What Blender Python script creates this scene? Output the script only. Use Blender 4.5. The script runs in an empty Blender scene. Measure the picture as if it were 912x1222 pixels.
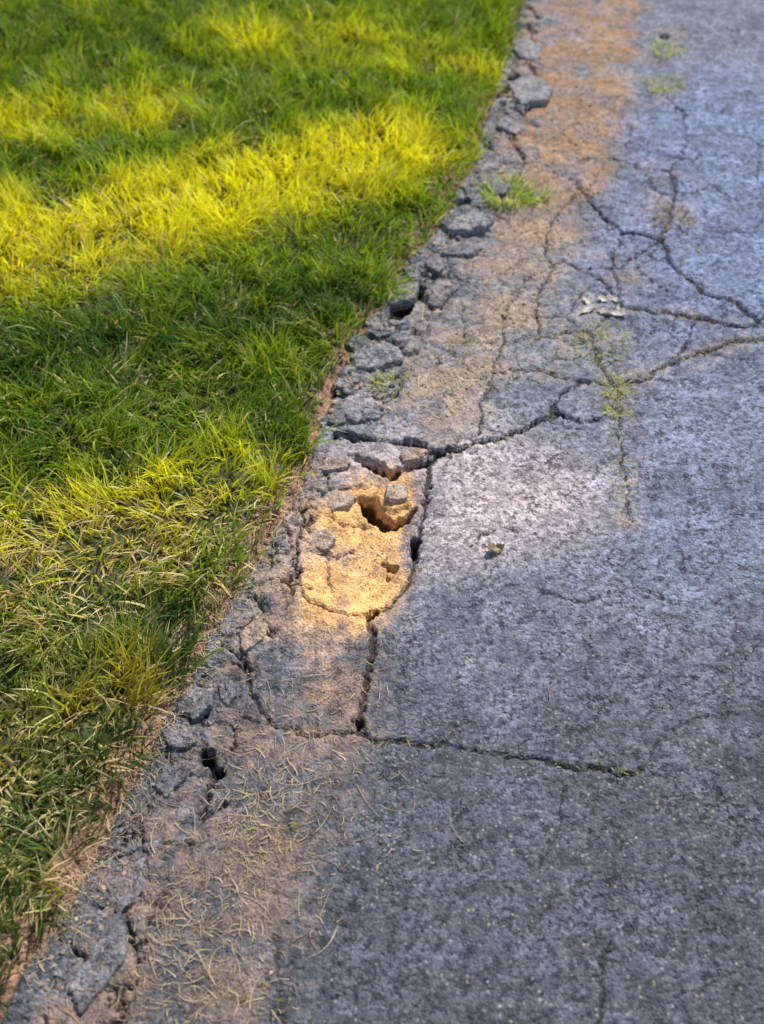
import bpy, math, numpy as np
from mathutils import Vector
rng=np.random.default_rng(7)
S=bpy.context.scene
S.view_settings.view_transform='Standard'; S.view_settings.look='None'; S.view_settings.exposure=0
H=1.6; PT=math.radians(48); TV=math.tan(math.radians(25)); TH=TV*912/1222
sp,cp=math.sin(PT),math.cos(PT)
# ---------- traced plan of the driveway, photo trace -> metres on the ground
def G(u,v):
    nx=(u/912-.5)*2*TH; ny=(.5-v/1222)*2*TV
    t=H/(sp-ny*cp)
    return (t*nx, t*(cp+ny*sp))
# ---------- noise
class Perlin:
    def __init__(s,seed):
        r=np.random.default_rng(seed); a=r.random((256,256))*2*np.pi
        s.gx=np.cos(a).astype(np.float32); s.gy=np.sin(a).astype(np.float32)
    def __call__(s,x,y):
        xi=np.floor(x).astype(np.int64); yi=np.floor(y).astype(np.int64)
        fx=(x-xi).astype(np.float32); fy=(y-yi).astype(np.float32)
        u=fx*fx*fx*(fx*(fx*6-15)+10); w=fy*fy*fy*(fy*(fy*6-15)+10)
        def g(i,j):
            a=(xi+i)&255; b=(yi+j)&255
            return s.gx[a,b]*(fx-i)+s.gy[a,b]*(fy-j)
        n0=g(0,0)*(1-u)+g(1,0)*u; n1=g(0,1)*(1-u)+g(1,1)*u
        return (n0*(1-w)+n1*w)*1.5
def fbm(x,y,sc,seed,oc=4,rough=.5):
    t=0;a=1;tot=0
    for o in range(oc):
        t=t+a*Perlin(seed*17+o)(x*sc+13.1*o+100,y*sc-7.7*o+100); tot+=a; a*=rough; sc*=2.03
    return t/tot
def ss(a,b,x):
    t=np.clip((x-a)/(b-a),0,1); return t*t*(3-2*t)
def vor(x,y,size,seed,jit=.85):
    r=np.random.default_rng(seed); J=r.random((256,256,2))*jit+(1-jit)/2; R=r.random((256,256,3))
    X=x/size+50;Y=y/size+50
    xi=np.floor(X).astype(np.int64);yi=np.floor(Y).astype(np.int64)
    best=np.full(X.shape,1e9);bx=np.zeros(X.shape);by=np.zeros(X.shape);ci=np.zeros(X.shape,np.int64);cj=ci.copy()
    for i in(-1,0,1):
        for j in(-1,0,1):
            a=(xi+i)&255;b=(yi+j)&255
            px=xi+i+J[a,b,0];py=yi+j+J[a,b,1];d=(px-X)**2+(py-Y)**2
            m=d<best;best=np.where(m,d,best);bx=np.where(m,px,bx);by=np.where(m,py,by);ci=np.where(m,a,ci);cj=np.where(m,b,cj)
    bd=np.full(X.shape,1e9)
    for i in(-2,-1,0,1,2):
        for j in(-2,-1,0,1,2):
            a=(xi+i)&255;b=(yi+j)&255
            px=xi+i+J[a,b,0];py=yi+j+J[a,b,1]
            dx=px-bx;dy=py-by;l=np.sqrt(dx*dx+dy*dy)
            m=l>1e-6;l=np.where(m,l,1)
            d=(((px+bx)/2-X)*dx+((py+by)/2-Y)*dy)/l
            bd=np.where(m,np.minimum(bd,d),bd)
    return bd*size,R[ci,cj],(X-bx)*size,(Y-by)*size
def strip(x,y,pts,grow=1.0):
    out=np.zeros(x.shape)
    P=[(*G(u,v),r*grow) for u,v,r in pts]
    if len(P)==1: P=P*2
    for (ax,ay,ar),(bx,by,br) in zip(P[:-1],P[1:]):
        R=max(ar,br)
        m=(x>min(ax,bx)-R)&(x<max(ax,bx)+R)&(y>min(ay,by)-R)&(y<max(ay,by)+R)
        if not m.any(): continue
        X=x[m];Y=y[m];dx=bx-ax;dy=by-ay;L=dx*dx+dy*dy+1e-12
        t=np.clip(((X-ax)*dx+(Y-ay)*dy)/L,0,1)
        d=np.hypot(X-ax-t*dx,Y-ay-t*dy); r=ar+(br-ar)*t
        out[m]=np.maximum(out[m],np.clip(1-d/r,0,1))
    return out
EDGE=[(640,-60),(618,20),(600,80),(575,150),(560,200),(520,270),(462,345),(415,420),(388,490),(372,540),(340,610),(290,695),(240,775),(200,845),(160,925),(125,1000),(80,1080),(30,1150),(-20,1235)]
EW=[G(*p) for p in EDGE]
EW=[(EW[0][0]+3.0,EW[0][1]+60)]+[(EW[0][0]+.5,EW[0][1]+3)]+EW+[(EW[-1][0]-.35,EW[-1][1]-.8),(EW[-1][0]-2,EW[-1][1]-60)]
def edge_sd(x,y):
    best=np.full(x.shape,1e9);sg=np.zeros(x.shape)
    for (ax,ay),(bx,by) in zip(EW[:-1],EW[1:]):
        dx=bx-ax;dy=by-ay;t=np.clip(((x-ax)*dx+(y-ay)*dy)/(dx*dx+dy*dy),0,1)
        d=np.hypot(x-ax-t*dx,y-ay-t*dy); c=dx*(y-ay)-dy*(x-ax)
        m=d<best;best=np.where(m,d,best);sg=np.where(m,np.where(c<0,1,-1),sg)
    return best*sg
CR=[
([(398,520),(430,524),(480,528),(530,540),(565,530),(600,522),(640,505),(665,492)],.008,.022),
([(530,538),(510,552),(470,562)],.012,.045),
([(665,492),(690,503),(722,500)],.005,.014),
([(655,497),(672,470),(692,455),(715,455),(735,462)],.006,.014),
([(735,462),(765,452),(800,432),(840,418),(880,408),(930,404)],.0065,.013),
([(735,462),(712,430),(706,395)],.005,.01),
([(740,365),(780,372),(830,380),(880,390),(930,388)],.0075,.014),
([(790,285),(800,315),(828,340),(840,352),(880,362),(905,385)],.007,.014),
([(720,260),(745,275),(790,285),(800,260),(805,235)],.0055,.012),
([(690,215),(700,235),(720,260)],.006,.012),
([(690,190),(730,188),(765,200),(800,205),(806,235)],.0055,.012),
([(672,310),(690,320),(720,335),(740,365)],.0055,.012),
([(660,320),(640,360),(645,400),(690,395),(706,395)],.0048,.01),
([(740,320),(765,300),(790,285)],.005,.01),
([(690,320),(740,320)],.005,.01),
([(590,445),(640,440),(692,455)],.0048,.008),
([(575,520),(572,480),(590,445),(600,410),(645,400)],.0048,.008),
([(512,560),(508,600),(500,640),(496,670),(486,695),(462,722),(440,742)],.0055,.015),
([(440,742),(446,775),(438,810),(434,845),(430,875)],.0070,.018),
([(430,872),(448,884),(490,888),(540,890),(580,896),(620,905),(665,912),(710,920),(765,922)],.0046,.011),
([(765,922),(780,895),(810,865),(850,855),(880,850)],.0035,.005),
([(726,1120),(720,1160),(714,1240)],.005,.008),
([(672,940),(668,985),(645,1040)],.0035,.005),
([(740,470),(738,520),(748,570),(752,620)],.004,.006),
([(440,735),(400,730),(365,715),(352,680),(358,640)],.0042,.01),
([(358,640),(366,600),(392,582),(388,560)],.0042,.01),
([(392,582),(440,575)],.004,.012),([(366,655),(400,660),(420,650)],.0035,.01),([(385,610),(410,622),(440,620)],.0035,.01),
([(430,872),(380,878),(330,868),(290,850)],.0045,.01),
([(330,868),(300,830),(290,780),(300,740)],.0045,.012),
([(270,960),(230,980),(210,1000)],.005,.012),
([(245,890),(255,930),(235,985)],.006,.014),
([(912,760),(880,800),(860,850)],.003,.004),
([(530,640),(560,650),(600,630),(640,640)],.003,.004),
([(340,1222),(330,1180),(325,1120)],.003,.005),
([(640,700),(690,720),(760,700),(800,720)],.003,.004),([(850,930),(880,990),(870,1060)],.003,.004),
([(806,235),(850,225),(880,240),(930,235)],.0035,.006),([(800,205),(820,170),(815,130)],.0035,.006),
([(745,275),(730,310),(740,365)],.004,.008),([(830,380),(820,410),(800,432)],.004,.008),
([(395,700),(385,650),(400,600)],.0035,.008),([(372,700),(330,690),(310,720)],.004,.01),([(352,660),(325,650)],.004,.01),
([(690,230),(660,260),(650,300),(660,320)],.0045,.008),([(706,395),(740,365)],.0045,.008),([(672,310),(630,330),(600,380),(600,410)],.004,.007),
]
RUB=[[(640,-20,.04),(625,40,.06),(618,120,.10),(590,200,.11),(560,270,.11),(500,350,.11),(450,430,.10),(425,490,.08)],
     [(385,560,.04),(350,640,.06),(310,730,.06),(275,800,.06),(240,880,.085),(190,980,.08),(130,1120,.08),(100,1222,.08)]]
RUBW=[1.0,.8]
DIRT=[([(715,-60,.22),(705,60,.23),(690,150,.20),(650,260,.16),(610,350,.15),(560,430,.15),(520,490,.14)],.92),
      ([(400,740,.14),(385,830,.15),(350,920,.17),(290,1020,.20),(235,1120,.22),(200,1260,.23)],.76),
      ([(400,600,.12),(350,700,.12),(340,800,.12)],.72),
      ([(600,560,.16),(560,640,.10)],.2),
      ([(706,395,.10),(730,440,.09),(745,520,.06),(750,620,.05)],.55),
      ([(640,420,.15),(720,330,.2)],.45),([(800,40,.12),(790,110,.12)],.4),
      ([(790,210,.14),(800,270,.12)],.45),([(740,365,.05),(880,388,.05)],.45),([(740,460,.06),(900,404,.05)],.45)]
def fields(x,y):
    sd=edge_sd(x,y)+.014*fbm(x,y,9,3)+.008*fbm(x,y,35,4)
    wx=x+.012*fbm(x,y,22,11,3)+.007*fbm(x,y,75,12,2); wy=y+.012*fbm(x,y,22,13,3)+.007*fbm(x,y,75,14,2)
    qx=wx+.045*fbm(x,y,7,17,2); qy=wy+.045*fbm(x,y,7,18,2)
    wm=.55+1.0*np.clip(fbm(x,y,14,15)*1.3+.5,0,1)
    cr=np.zeros(x.shape);dep=np.zeros(x.shape)
    for pts,w,d in CR:
        w2=max(w,.0040)
        s=strip(wx,wy,[(u,v,w2*1.4) for u,v in pts])
        s=np.clip(s*1.6-.45*(1.25-wm),0,1)
        cr=np.maximum(cr,s*min(1,.54+w*55)); dep=np.maximum(dep,ss(.2,.8,s)*d*.6)
    z=np.zeros(x.shape)
    rub=np.zeros(x.shape)
    for p,w in zip(RUB,RUBW): rub=np.maximum(rub,w*ss(0,.7,strip(x,y,p,1.15)))
    rub*=.65+.5*np.clip(fbm(x,y,6,19)*1.5+.5,0,1)
    rub*=1-ss(0,.45,strip(x,y,[(450,545,.14),(440,640,.13)]))
    b1,r1,lx,ly=vor(qx,qy,.095,21,1.0); b2,r2,_,_=vor(qx,qy,.036,22,1.0)
    gw=.0008+.006*rub*(r1[...,0]**2.2)
    g1=1-ss(gw*.4,gw*1.7+.001,b1); g2=(1-ss(.0006,.0035,b2))*(r1[...,1]>.62)
    keep=ss(-.2,.08,fbm(x,y,16,24))
    gap=np.maximum(g1*(.25+.75*keep),g2*.8*keep)*ss(.15,.5,rub)
    tilt=(r1[...,0]-.5)*lx*.17+(r1[...,2]-.5)*ly*.17+(r1[...,1]-.5)*.009+(r2[...,1]-.5)*.006*(r1[...,1]>.62)
    miss=np.maximum((r1[...,2]>.88)*1.0,(r2[...,2]>.84)*(r1[...,1]>.62))*ss(.3,.8,rub)
    z+=rub*tilt - gap*.010 - miss*.011 + rub*.004*fbm(x,y,40,25)
    z-=rub*.006*(1-ss(0,.014,b1))
    cr=np.maximum(cr,gap*.82)
    allig=strip(x,y,[(820,180,.5),(790,330,.5),(660,420,.38)])
    b3,r3,_,_=vor(wx,wy,.14,31,1.0); g3=(1-ss(.0008,.0060,b3))*ss(.05,.4,allig)*ss(-.2,.08,fbm(x,y,7,33))
    z-=g3*.004; cr=np.maximum(cr,g3*.71); z+=(r3[...,0]-.5)*.005*ss(.1,.6,allig)
    b4,r4,_,_=vor(wx,wy,.06,35,1.0); g4=(1-ss(.0005,.0042,b4))*ss(.05,.22,fbm(x,y,6,36))*(.5+.5*ss(-.1,.2,fbm(x,y,25,37)))
    cr=np.maximum(cr,g4*.61*(sd<0)); z-=g4*.002
    z-=dep
    dish=ss(0,.8,strip(x,y,[(455,610,.13),(430,680,.14)])); z-=.020*dish
    holes=np.maximum.reduce([strip(wx,wy,[(418,543,.010),(436,550,.020),(458,560,.020),(474,567,.010)]),
      strip(wx,wy,[(430,590,.014),(440,600,.026),(462,620,.022),(484,616,.014),(494,602,.006)]),
      strip(wx,wy,[(460,666,.010),(470,672,.009)]),strip(wx,wy,[(466,684,.008)]),strip(wx,wy,[(496,640,.010),(494,660,.008)]),
      strip(wx,wy,[(440,735,.010),(452,732,.008)]),strip(wx,wy,[(428,862,.012)]),strip(wx,wy,[(793,43,.024)]),
      strip(wx,wy,[(400,518,.016),(425,522,.012)]),strip(wx,wy,[(486,524,.010),(505,530,.008)]),strip(wx,wy,[(530,245,.03),(556,238,.02)]),
      strip(wx,wy,[(395,465,.025),(415,472,.014)]),strip(wx,wy,[(470,375,.03),(500,345,.02)]),strip(wx,wy,[(245,900,.016),(262,922,.012)]),
      strip(wx,wy,[(600,110,.02),(615,90,.02)]),strip(wx,wy,[(430,380,.03)])])
    hm=ss(.15,.6,holes); z-=hm*.055; cr=np.maximum(cr,hm*1.3)
    slab=strip(wx,wy,[(472,590,.036),(462,586,.03)]); z+=.010*ss(0,.3,slab)*(1-hm)
    z+=.005*fbm(x,y,3,41)+.0016*fbm(x,y,25,42)+.0010*fbm(x,y,90,43,3)
    sand=np.clip(ss(0,.8,strip(x,y,[(465,580,.11),(440,640,.15),(430,700,.16)]))*1.0+.5*ss(0,1,strip(x,y,[(400,570,.18),(375,710,.20),(385,800,.16)])),0,1)
    sand=np.clip(sand*(.9+.6*fbm(x,y,10,47)),0,1)*(1-.35*ss(0,.6,strip(x,y,[(400,530,.05),(490,530,.05)])))
    dirt=np.zeros(x.shape)
    for p,w in DIRT: dirt=np.maximum(dirt,w*ss(0,.8,strip(x,y,p,1.25)))
    dirt=dirt*(.85+1.1*fbm(x,y,9,45))+.4*rub*(fbm(x,y,12,46)>-.1)
    lip=ss(-.010,.004,sd)
    zs=-.012+.028*ss(.0,.05,sd)+.02*ss(.05,.4,sd)+.009*fbm(x,y,20,51)+.006*fbm(x,y,70,52)
    z=z*(1-lip)+zs*lip
    return dict(z=z,sd=sd,cr=np.clip(cr*(1-lip),0,1.3),dirt=dirt,sand=sand*(1-lip),lip=lip,rub=rub,r1=r1,allig=allig,hm=hm)
def axis(fine,lo,hi,f=1.35,step0=None):
    s=fine[-1]-fine[-2];R=[];v=fine[-1]
    while v<hi: s=min(s*f,40); v+=s; R.append(v)
    s=fine[1]-fine[0];L=[];v=fine[0]
    while v>lo: s=min(s*f,40); v-=s; L.append(v)
    return np.array(L[::-1]+list(fine)+R)
xs=axis(np.arange(-.68,1.34,.0026),-250,250)
yy=[.36];
while yy[-1]<3.95: yy.append(yy[-1]+.0022+.0010*max(0,yy[-1]-.5))
ys=axis(np.array(yy),-250,250)
X,Y=np.meshgrid(xs,ys); X=X.ravel();Y=Y.ravel();nx=len(xs);ny=len(ys)
F=fields(X,Y)
far=np.maximum(0,np.hypot(X-.3,Y-2)-4)
F['z']=np.where(far>0,np.where(F['sd']>0,.025,0),F['z'])
opp=ss(3.3,3.34,-F['sd']); F['z']=F['z']*(1-opp)+.03*opp
lawn=np.maximum(F['lip'],opp)
def col(c): return np.array(c)[None,:]
n=len(X)
m1=fbm(X,Y,1.6,61)[:,None]; m2=fbm(X,Y,7,62)[:,None]; m3=fbm(X,Y,18,63)[:,None]
C=np.repeat(col((.162,.174,.214)),n,0)
C=C*(1+.40*m1+.40*m2+.35*m3)
vignette=ss(1.40,.75,Y)[:,None]; C=C*(1-.46*vignette)  # vignette dimming painted into the near asphalt colour
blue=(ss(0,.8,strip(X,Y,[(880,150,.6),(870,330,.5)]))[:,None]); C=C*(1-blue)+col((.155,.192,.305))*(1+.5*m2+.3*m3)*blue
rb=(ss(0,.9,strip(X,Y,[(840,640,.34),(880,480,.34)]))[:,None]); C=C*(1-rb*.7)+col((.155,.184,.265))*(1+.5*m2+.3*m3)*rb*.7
sun_patch=(ss(0,1,strip(X,Y,[(430,545,.12),(575,560,.24),(540,640,.16),(640,590,.24)]))[:,None])*.9; C=C*(1-sun_patch)+col((.45,.375,.37))*(1+.3*m2+.3*m3)*sun_patch  # sunlit patch painted into the asphalt colour
rc=F['r1']; rr=F['rub'][:,None]
C=C*(1-rr*.4)+(col((.20,.195,.21))*(.4+1.2*rc[:,0:1]))*rr*.4*(1+.3*m3)
br=(ss(.0,.3,m3[:,0]+.3*m2[:,0]))[:,None]*rr; C=C*(1-.5*br)+col((.25,.20,.17))*.5*br
D=np.repeat(col((.34,.26,.20)),n,0)*(1+.35*m2+.3*m3)
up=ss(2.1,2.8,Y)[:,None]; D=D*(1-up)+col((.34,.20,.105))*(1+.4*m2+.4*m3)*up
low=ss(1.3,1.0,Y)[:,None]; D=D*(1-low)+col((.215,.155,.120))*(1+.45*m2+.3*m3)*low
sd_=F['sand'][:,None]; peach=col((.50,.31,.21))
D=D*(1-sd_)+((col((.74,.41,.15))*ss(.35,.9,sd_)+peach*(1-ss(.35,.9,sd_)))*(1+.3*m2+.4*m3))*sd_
so=lawn[:,None]; soilc=col((.30,.17,.115))*(1+.5*m2+1.1*m3); lawnc=col((.06,.07,.02))*(1+.4*m2)
g=np.maximum(ss(.02,.08,F['sd']),opp)[:,None]; gc=soilc*(1-g)+lawnc*g
D=np.clip(D*(1-so)+gc*so,.01,1)
M=np.zeros((n,4)); M[:,0]=np.maximum.reduce([F['dirt'],F['sand']*1.15,lawn*1.6]); M[:,1]=F['cr']; M[:,2]=lawn; M[:,3]=1
idx=np.arange((ny-1)*(nx-1)); r=idx//(nx-1); c=idx%(nx-1); a=r*nx+c
faces=np.stack([a,a+1,a+nx+1,a+nx],1)
fs=(F['sd'][faces]).mean(1); fo=opp[faces].mean(1); fp=strip(X[faces].mean(1),Y[faces].mean(1),[(455,590,.13),(425,680,.13)])
kind=np.where((fs>0)|(fo>.5),0,np.where(fp>.05,2,1))
def mesh_from(name,V,Fc,mat,smooth=True,attrs={},k=4):
    me=bpy.data.meshes.new(name); nv=len(V);nf=len(Fc)
    me.vertices.add(nv); me.vertices.foreach_set('co',np.ascontiguousarray(V,dtype=np.float32).ravel())
    me.loops.add(nf*k); me.loops.foreach_set('vertex_index',np.ascontiguousarray(Fc,dtype=np.int32).ravel())
    me.polygons.add(nf); me.polygons.foreach_set('loop_start',np.arange(nf,dtype=np.int32)*k)
    me.polygons.foreach_set('use_smooth',np.full(nf,smooth))
    me.update(calc_edges=True)
    for an,av in attrs.items():
        at=me.attributes.new(an,'FLOAT_COLOR','POINT')
        if av.shape[1]==3: av=np.concatenate([av,np.ones((len(av),1))],1)
        at.data.foreach_set('color',np.ascontiguousarray(av,dtype=np.float32).ravel())
    me.materials.append(mat); ob=bpy.data.objects.new(name,me); S.collection.objects.link(ob); return ob
# ---------- materials
class N:
    def __init__(s,name):
        s.m=bpy.data.materials.new(name); s.m.use_nodes=True; s.t=s.m.node_tree; s.t.nodes.clear()
    def n(s,typ,ins={},**kw):
        nd=s.t.nodes.new(typ)
        for k,v in kw.items(): setattr(nd,k,v)
        for k,v in ins.items():
            if isinstance(v,bpy.types.NodeSocket): s.t.links.new(v,nd.inputs[k])
            else: nd.inputs[k].default_value=v
        return nd
    def math(s,op,a,b=0.0,c=0.0,clamp=False):
        return s.n('ShaderNodeMath',{0:a,1:b,2:c},operation=op,use_clamp=clamp).outputs[0]
    def mr(s,v,a,b,c=0.0,d=1.0,t='SMOOTHSTEP'):
        return s.n('ShaderNodeMapRange',{0:v,1:a,2:b,3:c,4:d},interpolation_type=t).outputs[0]
    def mix(s,f,a,b,bt='MIX'):
        nd=s.t.nodes.new('ShaderNodeMix'); nd.data_type='RGBA'; nd.blend_type=bt
        for i,v in ((0,f),(6,a),(7,b)):
            if isinstance(v,bpy.types.NodeSocket): s.t.links.new(v,nd.inputs[i])
            else: nd.inputs[i].default_value=v
        return nd.outputs[2]
def ground_mat():
    g=N('weathered_asphalt_and_soil')
    co=g.n('ShaderNodeTexCoord').outputs['Object']
    C=g.n('ShaderNodeAttribute',attribute_name='Col').outputs['Color']
    D=g.n('ShaderNodeAttribute',attribute_name='Dcol').outputs['Color']
    sep=g.n('ShaderNodeSeparateColor',{0:g.n('ShaderNodeAttribute',attribute_name='Msk').outputs['Color']})
    dirt,crack,lawn=sep.outputs[0],sep.outputs[1],sep.outputs[2]
    def noise(sc,det=3,r=.5,v=co): return g.n('ShaderNodeTexNoise',{'Vector':v,'Scale':sc,'Detail':det,'Roughness':r}).outputs['Fac']
    n1=noise(45,5,.65); n2=noise(260,2); n3=noise(12,4,.6); n4=noise(95,3,.6)
    v=g.n('ShaderNodeTexVoronoi',{'Vector':co,'Scale':170.0,'Randomness':1.0})
    vs=g.n('ShaderNodeSeparateColor',{0:v.outputs['Color']}).outputs[0]
    v2=g.n('ShaderNodeTexVoronoi',{'Vector':co,'Scale':140.0})
    v2c=g.n('ShaderNodeSeparateColor',{0:v2.outputs['Color']})
    k=g.math('ADD',g.mr(vs,0,1,.55,1.38,'LINEAR'),g.mr(n1,.3,.7,-.45,.45,'LINEAR'))
    k=g.math('MULTIPLY',k,g.mr(n3,.3,.7,.72,1.28,'LINEAR'))
    kk=g.n('ShaderNodeCombineColor',{0:k,1:k,2:k}).outputs[0]
    asp=g.mix(1.0,C,kk,'MULTIPLY')
    sel=g.math('MULTIPLY',g.mr(v2c.outputs[0],.80,.95),g.mr(v2.outputs['Distance'],.5,.15))
    asp=g.mix(g.math('MULTIPLY',sel,.6),asp,g.mix(v2c.outputs[1],(.32,.31,.31,1),(.44,.38,.24,1)))
    pit=g.math('MULTIPLY',g.mr(n4,.56,.63),g.mr(n3,.42,.58))
    # short broken fissures
    def wig(sc,w,ms,lo,hi):
        a=noise(sc,4,.7); d=g.math('ABSOLUTE',g.math('SUBTRACT',a,.5))
        return g.math('MULTIPLY',g.math('MULTIPLY',g.mr(d,0,w,1,0),g.mr(noise(ms,2,.5),lo,hi)),g.mr(n4,.40,.52))
    cz=g.math('MAXIMUM',wig(10,.024,20,.48,.56),g.math('MULTIPLY',wig(24,.034,38,.52,.59),.8))
    cz=g.math('MULTIPLY',cz,g.mr(noise(3.5,3,.5),.38,.56,.35,1.0))
    fine=g.math('MAXIMUM',g.math('MULTIPLY',pit,.85),cz)
    asp=g.mix(g.math('MULTIPLY',fine,.85),asp,(.022,.022,.024,1))
    dk=g.math('ADD',g.mr(n2,.3,.7,.6,1.3,'LINEAR'),g.mr(n1,.3,.7,-.4,.4,'LINEAR'))
    dcol=g.mix(1.0,D,g.n('ShaderNodeCombineColor',{0:dk,1:dk,2:dk}).outputs[0],'MULTIPLY')
    nn=g.math('ADD',g.math('MULTIPLY',n1,.6),g.math('MULTIPLY',n4,.4))
    nn=g.math('ADD',g.math('MULTIPLY',nn,.75),g.math('MULTIPLY',n3,.25))
    dm=g.mr(g.math('ADD',dirt,g.math('MULTIPLY',g.math('SUBTRACT',nn,.5),2.6)),.15,1.1)
    base=g.mix(dm,asp,dcol)
    cm=g.mr(g.math('ADD',crack,g.math('MULTIPLY',g.math('SUBTRACT',n4,.5),.7)),.42,.78)
    base=g.mix(g.math('MULTIPLY',cm,.88),base,(.024,.020,.018,1))
    h=g.math('ADD',g.math('MULTIPLY',v.outputs['Distance'],-.8),g.math('MULTIPLY',n1,1.4))
    h=g.math('SUBTRACT',h,g.math('MULTIPLY',fine,1.0))
    h=g.math('ADD',h,g.math('MULTIPLY',n2,.5))
    b=g.n('ShaderNodeBump',{'Height':h,'Strength':.75,'Distance':.004})
    p=g.n('ShaderNodeBsdfPrincipled',{'Base Color':base,'Roughness':.8,'Normal':b.outputs[0],'Specular IOR Level':.35})
    g.t.links.new(p.outputs[0],g.n('ShaderNodeOutputMaterial').inputs[0]); return g.m
def blade_mat(name,tr=.35):
    g=N(name); A=g.n('ShaderNodeAttribute',attribute_name='Col').outputs['Color']
    d=g.n('ShaderNodeBsdfPrincipled',{'Base Color':A,'Roughness':.45,'Specular IOR Level':.35})
    t=g.n('ShaderNodeBsdfTranslucent',{'Color':g.mix(1.0,A,(1.6,1.5,.7,1),'MULTIPLY')})
    m=g.n('ShaderNodeMixShader',{0:tr,1:d.outputs[0],2:t.outputs[0]})
    g.t.links.new(m.outputs[0],g.n('ShaderNodeOutputMaterial').inputs[0]); return g.m
def rock_mat():
    g=N('asphalt_crumb'); A=g.n('ShaderNodeAttribute',attribute_name='Col').outputs['Color']
    co=g.n('ShaderNodeTexCoord').outputs['Object']
    nz=g.n('ShaderNodeTexNoise',{'Vector':co,'Scale':250.0,'Detail':3.0}).outputs['Fac']
    k=g.mr(nz,.3,.7,.6,1.4,'LINEAR')
    c=g.mix(1.0,A,g.n('ShaderNodeCombineColor',{0:k,1:k,2:k}).outputs[0],'MULTIPLY')
    b=g.n('ShaderNodeBump',{'Height':nz,'Strength':.6,'Distance':.002})
    p=g.n('ShaderNodeBsdfPrincipled',{'Base Color':c,'Roughness':.85,'Normal':b.outputs[0]})
    g.t.links.new(p.outputs[0],g.n('ShaderNodeOutputMaterial').inputs[0]); return g.m
GM=ground_mat(); BM=blade_mat('grass_blade',.42); SM=blade_mat('dry_straw_blade',.2); RM=rock_mat()
P3=np.stack([X,Y,F['z']],1)
for kd,nm in ((0,'ground'),(1,'asphalt_driveway'),(2,'pothole')):
    fc=faces[kind==kd]; u,inv=np.unique(fc,return_inverse=True)
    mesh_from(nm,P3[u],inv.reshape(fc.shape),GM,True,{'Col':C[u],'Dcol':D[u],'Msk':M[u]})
def zat(x,y): return fields(x,y)['z']
# ---------- loose plates broken off the edge
def chunk(u,v,rx,ry,rot,h,tx,ty,shade,seed,tint=(.185,.187,.21),dm=.34):
    r=np.random.default_rng(seed); cx,cy=G(u,v); z0=float(zat(np.array([cx]),np.array([cy]))[0])
    K=r.integers(5,8); A=np.sort((np.arange(K)+r.uniform(-.3,.3,K))/K*2*np.pi); R=r.uniform(.75,1.15,K)
    px=np.cos(A)*R*rx;py=np.sin(A)*R*ry; m=48; ox=[];oy=[]
    for i in range(m):
        f=i/m*K; k=int(f); t=f-k; ox.append(px[k%K]*(1-t)+px[(k+1)%K]*t); oy.append(py[k%K]*(1-t)+py[(k+1)%K]*t)
    ox=np.array(ox);oy=np.array(oy); jit=1+.05*r.normal(size=m); ox=ox*jit;oy=oy*jit
    V=[];
    for s,zz in ((1.03,-.02),(1.04,h*.3),(1.0,h*.75),(.95,h*.96),(.85,h),(.65,h*1.02),(.4,h*1.02),(.15,h*1.02)):
        for i in range(m):
            a=ox[i]*s;b=oy[i]*s; nz=r.normal()*.0006
            V.append((a*math.cos(rot)-b*math.sin(rot)+r.normal()*.0005,a*math.sin(rot)+b*math.cos(rot)+r.normal()*.0005,zz+nz+(tx*a+ty*b)*(zz>0)))
    V.append((0,0,h*1.02)); V=np.array(V); wx_,wy_=V[:,0]+cx,V[:,1]+cy
    V[:,2]+=.0026*fbm(wx_,wy_,40,77); V+=np.array([cx,cy,z0])
    Fc=[]
    for k in range(7):
        for i in range(m):
            j=(i+1)%m; Fc.append((k*m+i,k*m+j,(k+1)*m+j,(k+1)*m+i))
    me=bpy.data.meshes.new('asphalt_chunk'); top=[(7*m+i,7*m+(i+1)%m,len(V)-1) for i in range(m)]
    me.from_pydata(V.tolist(),[],Fc+top); me.polygons.foreach_set('use_smooth',np.full(len(Fc)+m,True))
    for an,cc in (('Col',(*[t*shade for t in tint],1)),('Dcol',(.36,.28,.22,1)),('Msk',(dm,0,0,1))):
        at=me.attributes.new(an,'FLOAT_COLOR','POINT'); at.data.foreach_set('color',np.tile(np.array(cc,dtype=np.float32),len(V)))
    me.materials.append(GM); ob=bpy.data.objects.new('asphalt_chunk',me); S.collection.objects.link(ob)
T1=(.34,.25,.19)
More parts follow.
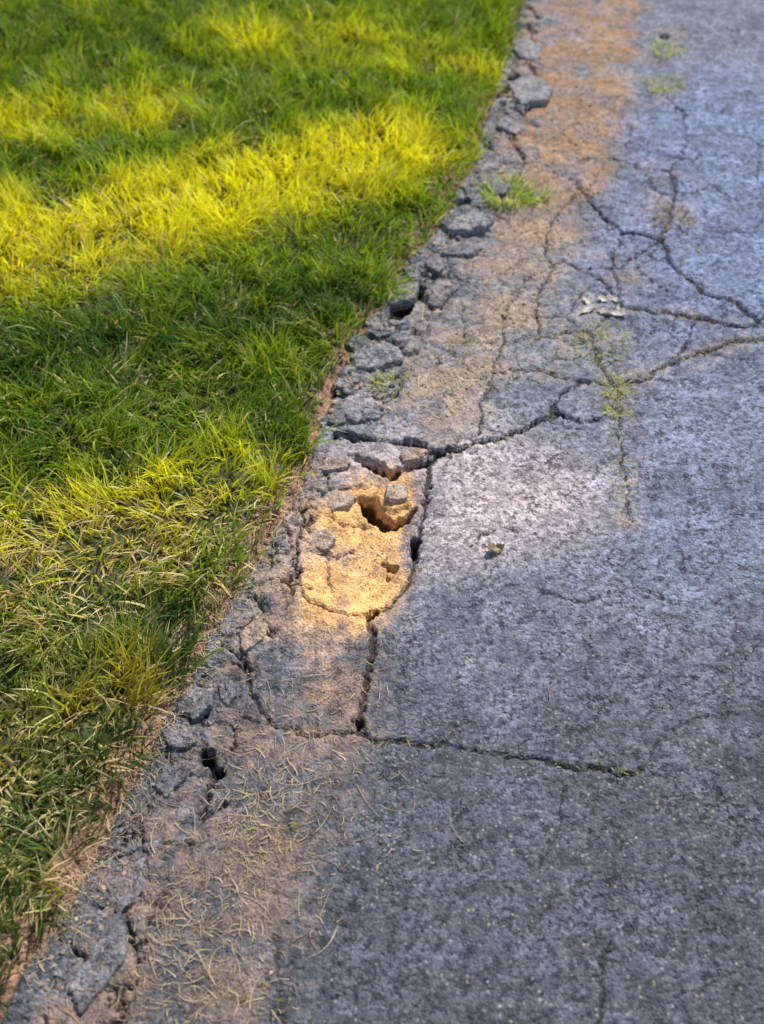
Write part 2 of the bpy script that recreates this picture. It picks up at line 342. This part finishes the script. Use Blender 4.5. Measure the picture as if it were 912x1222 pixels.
for i,a in enumerate([(632,112,.075,.10,.2,.012,.08,-.05,1.2),(606,150,.05,.06,.9,.012,-.1,.1,1.1),(556,272,.065,.04,.2,.016,.1,.08,1.35),(548,300,.05,.03,.1,.010,.1,.0,1.1),
    (520,318,.035,.03,1.1,.010,-.1,.1,.9),(478,352,.05,.035,.6,.011,.12,.05,1.0),(492,330,.03,.022,2,.012,0,.1,1.0),(450,428,.060,.045,.5,.010,.1,.08,1.25),(428,448,.03,.02,.3,.010,0,-.1,.9),
    (430,490,.055,.040,.2,.011,.0,.10,1.1),(404,502,.028,.022,.8,.010,.1,.1,.8),(455,398,.03,.02,.1,.010,0,0,.9),(585,190,.05,.06,.3,.010,.1,0,1.0),(595,225,.04,.035,.3,.010,.1,0,.9),(630,60,.05,.07,.1,.010,0,0,1.1),(425,410,.03,.03,.7,.010,0,0,.8),
    (252,912,.03,.045,.5,.010,.1,0,.8),(168,1040,.028,.075,-.45,.009,.10,0,.8),(120,1150,.028,.08,-.35,.009,.08,0,.8),(222,985,.024,.04,.2,.008,0,.1,.8),(205,930,.022,.035,-.2,.008,0,.1,.8),(215,880,.022,.03,.8,.010,0,.1,.8),(240,840,.024,.035,-.3,.009,.1,0,.9),(272,826,.02,.03,.2,.008,.1,.1,.9),
    (300,760,.022,.035,-.4,.007,.1,0,1.0,T1),(325,700,.02,.03,-.3,.007,.1,0,1.0,T1),(345,655,.018,.028,-.2,.007,.05,0,1.0,T1),
    (400,556,.030,.018,.2,.007,.1,0,1.0,T1),(405,596,.036,.024,.4,.005,.0,-.05,1.4,T1),(385,640,.026,.03,.2,.005,.0,0,1.2,T1),(474,588,.036,.026,.3,.010,.0,.10,1.7,T1),(490,545,.036,.018,.35,.007,0,0,1.1,T1)]):
    kw={}
    if len(a)>9: kw['tint']=a[9]; kw['dm']=.6
    chunk(*a[:9],seed=300+i,**kw)
# ---------- blades
def blades(name,x,y,z,L,W,az,lean,curl,c0,c1,mat,lv=4,z0=0.0,hc=.25):
    n=len(x); t=np.linspace(0,1,lv)
    V=np.zeros((n,lv,2,3)); Cc=np.zeros((n,lv,2,3))
    tw=rng.normal(0,.9,n); turn=rng.normal(0,hc,n)
    px=x.copy();py=y.copy();pz=z+z0
    for i,ti in enumerate(t):
        aa=az+turn*ti; dx,dy=np.cos(aa),np.sin(aa); sxx,syy=np.cos(aa+np.pi/2+tw),np.sin(aa+np.pi/2+tw)
        if i>0:
            ang=np.clip(lean+curl*(t[i-1]+ti)/2,0,2.0); s=L/(lv-1)
            px=px+dx*np.sin(ang)*s; py=py+dy*np.sin(ang)*s; pz=np.maximum(pz+np.cos(ang)*s,z+.001)
        w=W*(1-ti**1.8*.93)*.5
        V[:,i,0]=np.stack([px-sxx*w,py-syy*w,pz],1); V[:,i,1]=np.stack([px+sxx*w,py+syy*w,pz+w*.3],1)
        cc=c0*(1-ti)+c1*ti; Cc[:,i,0]=cc; Cc[:,i,1]=cc
    b=np.arange(n)[:,None]*lv*2; fl=[]
    for i in range(lv-1):
        fl.append(np.concatenate([b+2*i,b+2*i+1,b+2*i+3,b+2*i+2],1))
    return mesh_from(name,V.reshape(-1,3),np.concatenate(fl),mat,True,{'Col':Cc.reshape(-1,3)})
def scatter(dens,x0,x1,y0,y1):
    n=int(dens*(x1-x0)*(y1-y0)); return rng.uniform(x0,x1,n),rng.uniform(y0,y1,n)
x,y=scatter(25000,-1.75,.62,.25,4.3)
sd=edge_sd(x,y)+.014*fbm(x,y,9,3)+.008*fbm(x,y,35,4)
bare=.000+.014*ss(2.1,1.85,y)+.030*fbm(x,y,12,71)
vis=(sd>bare)&(x>-.36*(y+1.6)-.25)
vis&=rng.random(len(x))<np.clip(.75+1.3*fbm(x,y,10,72),.25,1)
x,y,sd=x[vis],y[vis],sd[vis]
z=-.012+.028*ss(.0,.05,sd)+.02*ss(.05,.4,sd)-.004
n=len(x); print('blades',n)
f1=fbm(x,y,4,81);f2=fbm(x,y,9,82);f3=fbm(x,y,26,83)
def S1(p,g=1): return ss(0,.85,strip(x,y,p,g))
sun_band=np.maximum.reduce([S1([(-200,330,.38),(100,300,.36),(300,245,.32),(470,190,.28)]),.55*S1([(-50,170,.25),(200,150,.2)]),  # sunlit dapple bands, painted as yellower blade colour
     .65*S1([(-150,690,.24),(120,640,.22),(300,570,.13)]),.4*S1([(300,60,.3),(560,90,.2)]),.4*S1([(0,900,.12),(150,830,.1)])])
shade_band=np.maximum.reduce([S1([(-100,470,.20),(150,430,.22),(330,400,.20),(420,360,.14)]),S1([(220,740,.07),(180,830,.08),(100,950,.12)]),.8*S1([(-50,870,.1),(60,1000,.2),(0,1150,.2)]),  # shaded dapple bands, painted as deeper green blades
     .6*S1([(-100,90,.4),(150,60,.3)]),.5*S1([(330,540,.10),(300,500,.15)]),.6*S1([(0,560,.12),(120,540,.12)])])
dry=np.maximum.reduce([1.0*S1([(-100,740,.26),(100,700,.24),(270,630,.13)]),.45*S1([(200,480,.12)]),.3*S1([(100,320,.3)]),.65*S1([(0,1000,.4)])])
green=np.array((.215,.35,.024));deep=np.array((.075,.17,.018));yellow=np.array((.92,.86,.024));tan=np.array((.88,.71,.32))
yl=np.clip(sun_band*1.05+.35*f1+.45*f2-.04,0,1)[:,None]; dk=np.clip(shade_band*.95-.6*f2-.1*f1,0,1)[:,None]
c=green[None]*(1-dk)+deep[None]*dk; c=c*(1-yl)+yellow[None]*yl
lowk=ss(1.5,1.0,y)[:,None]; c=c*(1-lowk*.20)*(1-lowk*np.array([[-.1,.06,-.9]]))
strw=(rng.random(n)<np.clip(.08+.58*dry+.15*f3,0.02,1))[:,None]
c=np.where(strw,tan[None]*rng.uniform(.55,1.1,(n,1)),c)
c=c*rng.uniform(.6,1.3,(n,1))*np.stack([rng.uniform(.85,1.15,n),np.ones(n),rng.uniform(.6,1.5,n)],1)
c=np.clip(c,0,.95)
L=(.064+.035*f1+.055*f2)*rng.uniform(.6,1.4,n)*(1-.3*dry)
L=np.clip(L,.025,.13)
az=2.6*np.pi*fbm(x,y,6,91)+rng.normal(0,.9,n)-.9
lean=np.abs(rng.normal(.42,.30,n))+.4*strw[:,0]; curl=rng.uniform(.1,1.3,n)
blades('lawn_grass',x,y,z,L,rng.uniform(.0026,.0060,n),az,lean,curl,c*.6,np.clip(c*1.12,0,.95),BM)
x,y=scatter(3500,-6,1.9,-3,9)
sd=edge_sd(x,y); vis=(sd>.02)&~((x>-.36*(y+1.6)-.25)&(y>.25)&(y<4.3)); x,y,sd=x[vis],y[vis],sd[vis]; n=len(x)
c=green[None]*rng.uniform(.5,1.6,(n,1))
blades('lawn_grass',x,y,np.full(n,.02),rng.uniform(.04,.09,n),rng.uniform(.005,.009,n),rng.uniform(0,6.28,n),rng.uniform(.1,.6,n),rng.uniform(.1,1,n),c*.5,c,BM,3)
# ---------- weeds in the cracks
def tuft(name,u,v,n,rad,L,cA,cB,flat=.9):
    cx,cy=G(u,v); a=rng.uniform(0,6.28,n); r=rad*np.sqrt(rng.random(n)); x=cx+r*np.cos(a);y=cy+r*np.sin(a)
    z=zat(x,y)-.002; k=rng.random((n,1)); c=np.array(cA)[None]*(1-k)+np.array(cB)[None]*k
    blades(name,x,y,z,L*rng.uniform(.5,1.3,n),rng.uniform(.0022,.0045,n),a+rng.normal(0,.5,n),rng.uniform(.2,flat,n),rng.uniform(.3,1.3,n),c*.8,c*1.2,BM)
gA,gB=(.20,.36,.04),(.50,.58,.08)
tuft('weed_tuft',605,234,190,.06,.06,gA,gB)
tuft('weed_tuft',640,235,70,.035,.045,gA,gB)
tuft('weed_tuft',470,460,90,.04,.03,(.28,.36,.10),(.55,.55,.2))
tuft('weed_tuft',456,345,150,.04,.07,gA,gB)
tuft('weed_tuft',795,62,60,.045,.045,(.3,.40,.08),(.5,.55,.15))
tuft('weed_tuft',793,102,80,.055,.035,(.3,.40,.08),(.5,.55,.15))
tuft('weed_tuft',716,408,190,.07,.02,(.35,.38,.10),(.58,.55,.2),1.3)
tuft('weed_tuft',735,462,120,.035,.02,(.35,.38,.10),(.58,.55,.2),1.3)
tuft('weed_tuft',736,490,70,.02,.018,(.35,.38,.10),(.58,.55,.2),1.3)
tuft('weed_tuft',805,262,90,.05,.03,(.20,.13,.05),(.42,.32,.12),1.2)
tuft('weed_tuft',330,985,22,.03,.025,(.36,.34,.10),(.55,.48,.22),1.3)
tuft('weed_tuft',325,1190,10,.02,.035,(.40,.36,.12),(.58,.50,.25),1.3)
def along(pts,n,sp_):
    P=np.array([G(u,v) for u,v in pts]); seg=rng.integers(0,len(P)-1,n); t=rng.random((n,1))
    q=P[seg]*(1-t)+P[seg+1]*t+rng.normal(0,sp_,(n,2)); return q[:,0],q[:,1]
xx=[];yy_=[]
for pts,k,s_ in (([(706,395),(712,430),(735,462),(738,520),(748,600)],300,.014),([(735,462),(800,432),(880,408),(912,404)],230,.009),([(448,884),(540,890),(665,912),(765,922)],80,.004),
               ([(665,492),(600,522),(530,540)],80,.006),([(790,285),(828,340),(880,362)],120,.01),([(740,365),(830,380),(912,388)],120,.01),([(690,190),(765,200),(806,235)],140,.012),([(640,360),(645,400),(690,395)],80,.02)):
    a_,b_=along(pts,k,s_); xx.append(a_);yy_.append(b_)
x=np.concatenate(xx);y=np.concatenate(yy_);n=len(x);k=rng.random((n,1));c=np.array((.26,.28,.08))[None]*(1-k)+np.array((.50,.46,.22))[None]*k
blades('crack_grass',x,y,zat(x,y),rng.uniform(.005,.016,n),rng.uniform(.0012,.0026,n),rng.uniform(0,6.28,n),rng.uniform(.4,1.5,n),rng.uniform(0,.6,n),c,c,BM,3)
xx=[];yy_=[]
for pts,k,s_ in (([(705,-30),(700,60),(690,150),(650,260)],2400,.08),([(650,260),(610,350),(560,430),(520,490)],1200,.065),
                 ([(420,800),(350,920),(290,1020),(235,1120),(200,1240)],1000,.095),([(350,900),(290,1020),(235,1120),(200,1240)],700,.06),
                 ([(375,540),(290,690),(200,850),(125,1000),(30,1150)],1500,.02),([(618,20),(560,200),(462,345),(388,490)],700,.03),([(700,400),(740,330),(800,250)],160,.1),([(500,600),(350,760)],80,.06)):
    a_,b_=along(pts,k,s_); xx.append(a_);yy_.append(b_)
x=np.concatenate(xx);y=np.concatenate(yy_);n=len(x);k=rng.random((n,1));c=(np.array((.24,.15,.08))[None]*(1-k)+np.array((.60,.49,.30))[None]*k)
L=rng.uniform(.006,.028,n)*np.where(rng.random(n)<.15,2.6,1)
blades('dry_straw',x,y,zat(x,y)+.0015,L,rng.uniform(.0007,.0018,n),rng.uniform(0,6.28,n),rng.uniform(1.35,1.57,n),rng.uniform(-.1,.35,n),c,c,SM,6,0,1.1)
# ---------- loose crumbs of asphalt and soil
def rocks(name,x,y,sz,c):
    n=len(x); ph=(1+5**.5)/2
    ic=np.array([(-1,ph,0),(1,ph,0),(-1,-ph,0),(1,-ph,0),(0,-1,ph),(0,1,ph),(0,-1,-ph),(0,1,-ph),(ph,0,-1),(ph,0,1),(-ph,0,-1),(-ph,0,1)])/1.9
    fi=np.array([(0,11,5),(0,5,1),(0,1,7),(0,7,10),(0,10,11),(1,5,9),(5,11,4),(11,10,2),(10,7,6),(7,1,8),(3,9,4),(3,4,2),(3,2,6),(3,6,8),(3,8,9),(4,9,5),(2,4,11),(6,2,10),(8,6,7),(9,8,1)])
    V=ic[None]*rng.uniform(.6,1.25,(n,12,1)); V=V*np.stack([rng.uniform(.7,1.3,n),rng.uniform(.7,1.3,n),rng.uniform(.35,.8,n)],1)[:,None,:]
    a=rng.uniform(0,6.28,n);ca,sa=np.cos(a)[:,None],np.sin(a)[:,None]
    V=np.stack([V[...,0]*ca-V[...,1]*sa,V[...,0]*sa+V[...,1]*ca,V[...,2]],2)*sz[:,None,None]
    V[...,0]+=x[:,None];V[...,1]+=y[:,None];V[...,2]+=(zat(x,y)+sz*.2)[:,None]
    f=(fi[None]+np.arange(n)[:,None,None]*12).reshape(-1,3)
    return mesh_from(name,V.reshape(-1,3),f,RM,False,{'Col':np.repeat(c,12,0)},3)
xx=[];yy_=[];ss_=[]
for pts,k,s_,mx in (([(622,20),(600,130),(560,250),(490,330),(440,420),(410,500)],900,.045,.010),([(385,540),(290,700),(205,860),(110,1070),(40,1180)],1000,.022,.0055),
                 ([(705,-30),(690,150),(610,350),(520,490)],1900,.08,.0045),([(420,760),(350,920),(235,1120),(200,1240)],1000,.1,.003),([(455,570),(430,700)],90,.04,.003),
                 ([(500,950),(850,650),(850,300),(700,600),(600,1150)],300,.3,.0026)):
    a_,b_=along(pts,k,s_); xx.append(a_);yy_.append(b_); ss_.append(.001+(mx-.001)*rng.random(k)**2.8)
x=np.concatenate(xx);y=np.concatenate(yy_);sz=np.concatenate(ss_);n=len(x);k=rng.random((n,1))
c=np.where(rng.random((n,1))<.5,np.array((.15,.15,.16))[None]*(.5+k),np.array((.30,.22,.16))[None]*(.4+k))
rocks('asphalt_rubble',x,y,sz,c)
# ---------- fallen leaves
def leaf(name,u,v,L,W,colr,rot,curl):
    cx,cy=G(u,v); z0=float(zat(np.array([cx]),np.array([cy]))[0])
    nu,nv=14,9; V=[];Fc=[];
    for i in range(nu):
        t=i/(nu-1); w=W*math.sin(math.pi*t**.8)**.75*(1+.12*math.sin(i*2.4))+.0006
        for j in range(nv):
            s=j/(nv-1)*2-1; lx=(t-.5)*L; ly=s*w/2
            lz=.004+curl*abs(s)**1.6*W+curl*.8*W*math.cos(t*5)+.0018*math.sin(i*1.7+j*1.3)
            V.append((cx+lx*math.cos(rot)-ly*math.sin(rot),cy+lx*math.sin(rot)+ly*math.cos(rot),z0+max(lz,.001)))
    for i in range(nu-1):
        for j in range(nv-1):
            a=i*nv+j;Fc.append((a,a+1,a+nv+1,a+nv))
    k=rng.uniform(.7,1.25,(len(V),1))
    return mesh_from(name,np.array(V),np.array(Fc),SM,True,{'Col':np.array(colr)[None]*k})
leaf('fallen_leaf',592,657,.034,.022,(.30,.24,.13),.3,.35)
for i in range(7):
    a=i/7*6.28+.3*math.sin(i*3.1); q=1+.3*math.sin(i*2.3); leaf('fallen_leaf',722+19*q*math.cos(a),366+10*q*math.sin(a),.040*q,.020,(.60,.54,.51),a+1.4+.5*math.sin(i*1.9),.22)
# ---------- camera, light
cam=bpy.data.cameras.new('camera'); co=bpy.data.objects.new('camera',cam); S.collection.objects.link(co)
co.location=(0,0,H); co.rotation_euler=(math.pi/2-PT,0,0)
cam.sensor_fit='VERTICAL'; cam.sensor_height=24; cam.lens=12/TV; cam.clip_end=1000; cam.clip_start=.05
cam.dof.use_dof=True; cam.dof.focus_distance=1.95; cam.dof.aperture_fstop=1.8
S.camera=co
el,azs=math.radians(52),math.radians(32)
dv=Vector((math.sin(azs)*math.cos(el),math.cos(azs)*math.cos(el),math.sin(el)))
sl=bpy.data.lights.new('sun','SUN'); sl.energy=5.0; sl.angle=math.radians(.6); sl.color=(1,.94,.86)
so=bpy.data.objects.new('sun',sl); so.rotation_euler=dv.to_track_quat('Z','Y').to_euler(); S.collection.objects.link(so)
w=bpy.data.worlds.new('World'); S.world=w; w.use_nodes=True; nt=w.node_tree
sk=nt.nodes.new('ShaderNodeTexSky'); sk.sky_type='NISHITA'; sk.sun_disc=False; sk.sun_elevation=el; sk.sun_rotation=azs
bg=nt.nodes['Background']; bg.inputs[1].default_value=.15; nt.links.new(sk.outputs[0],bg.inputs[0])
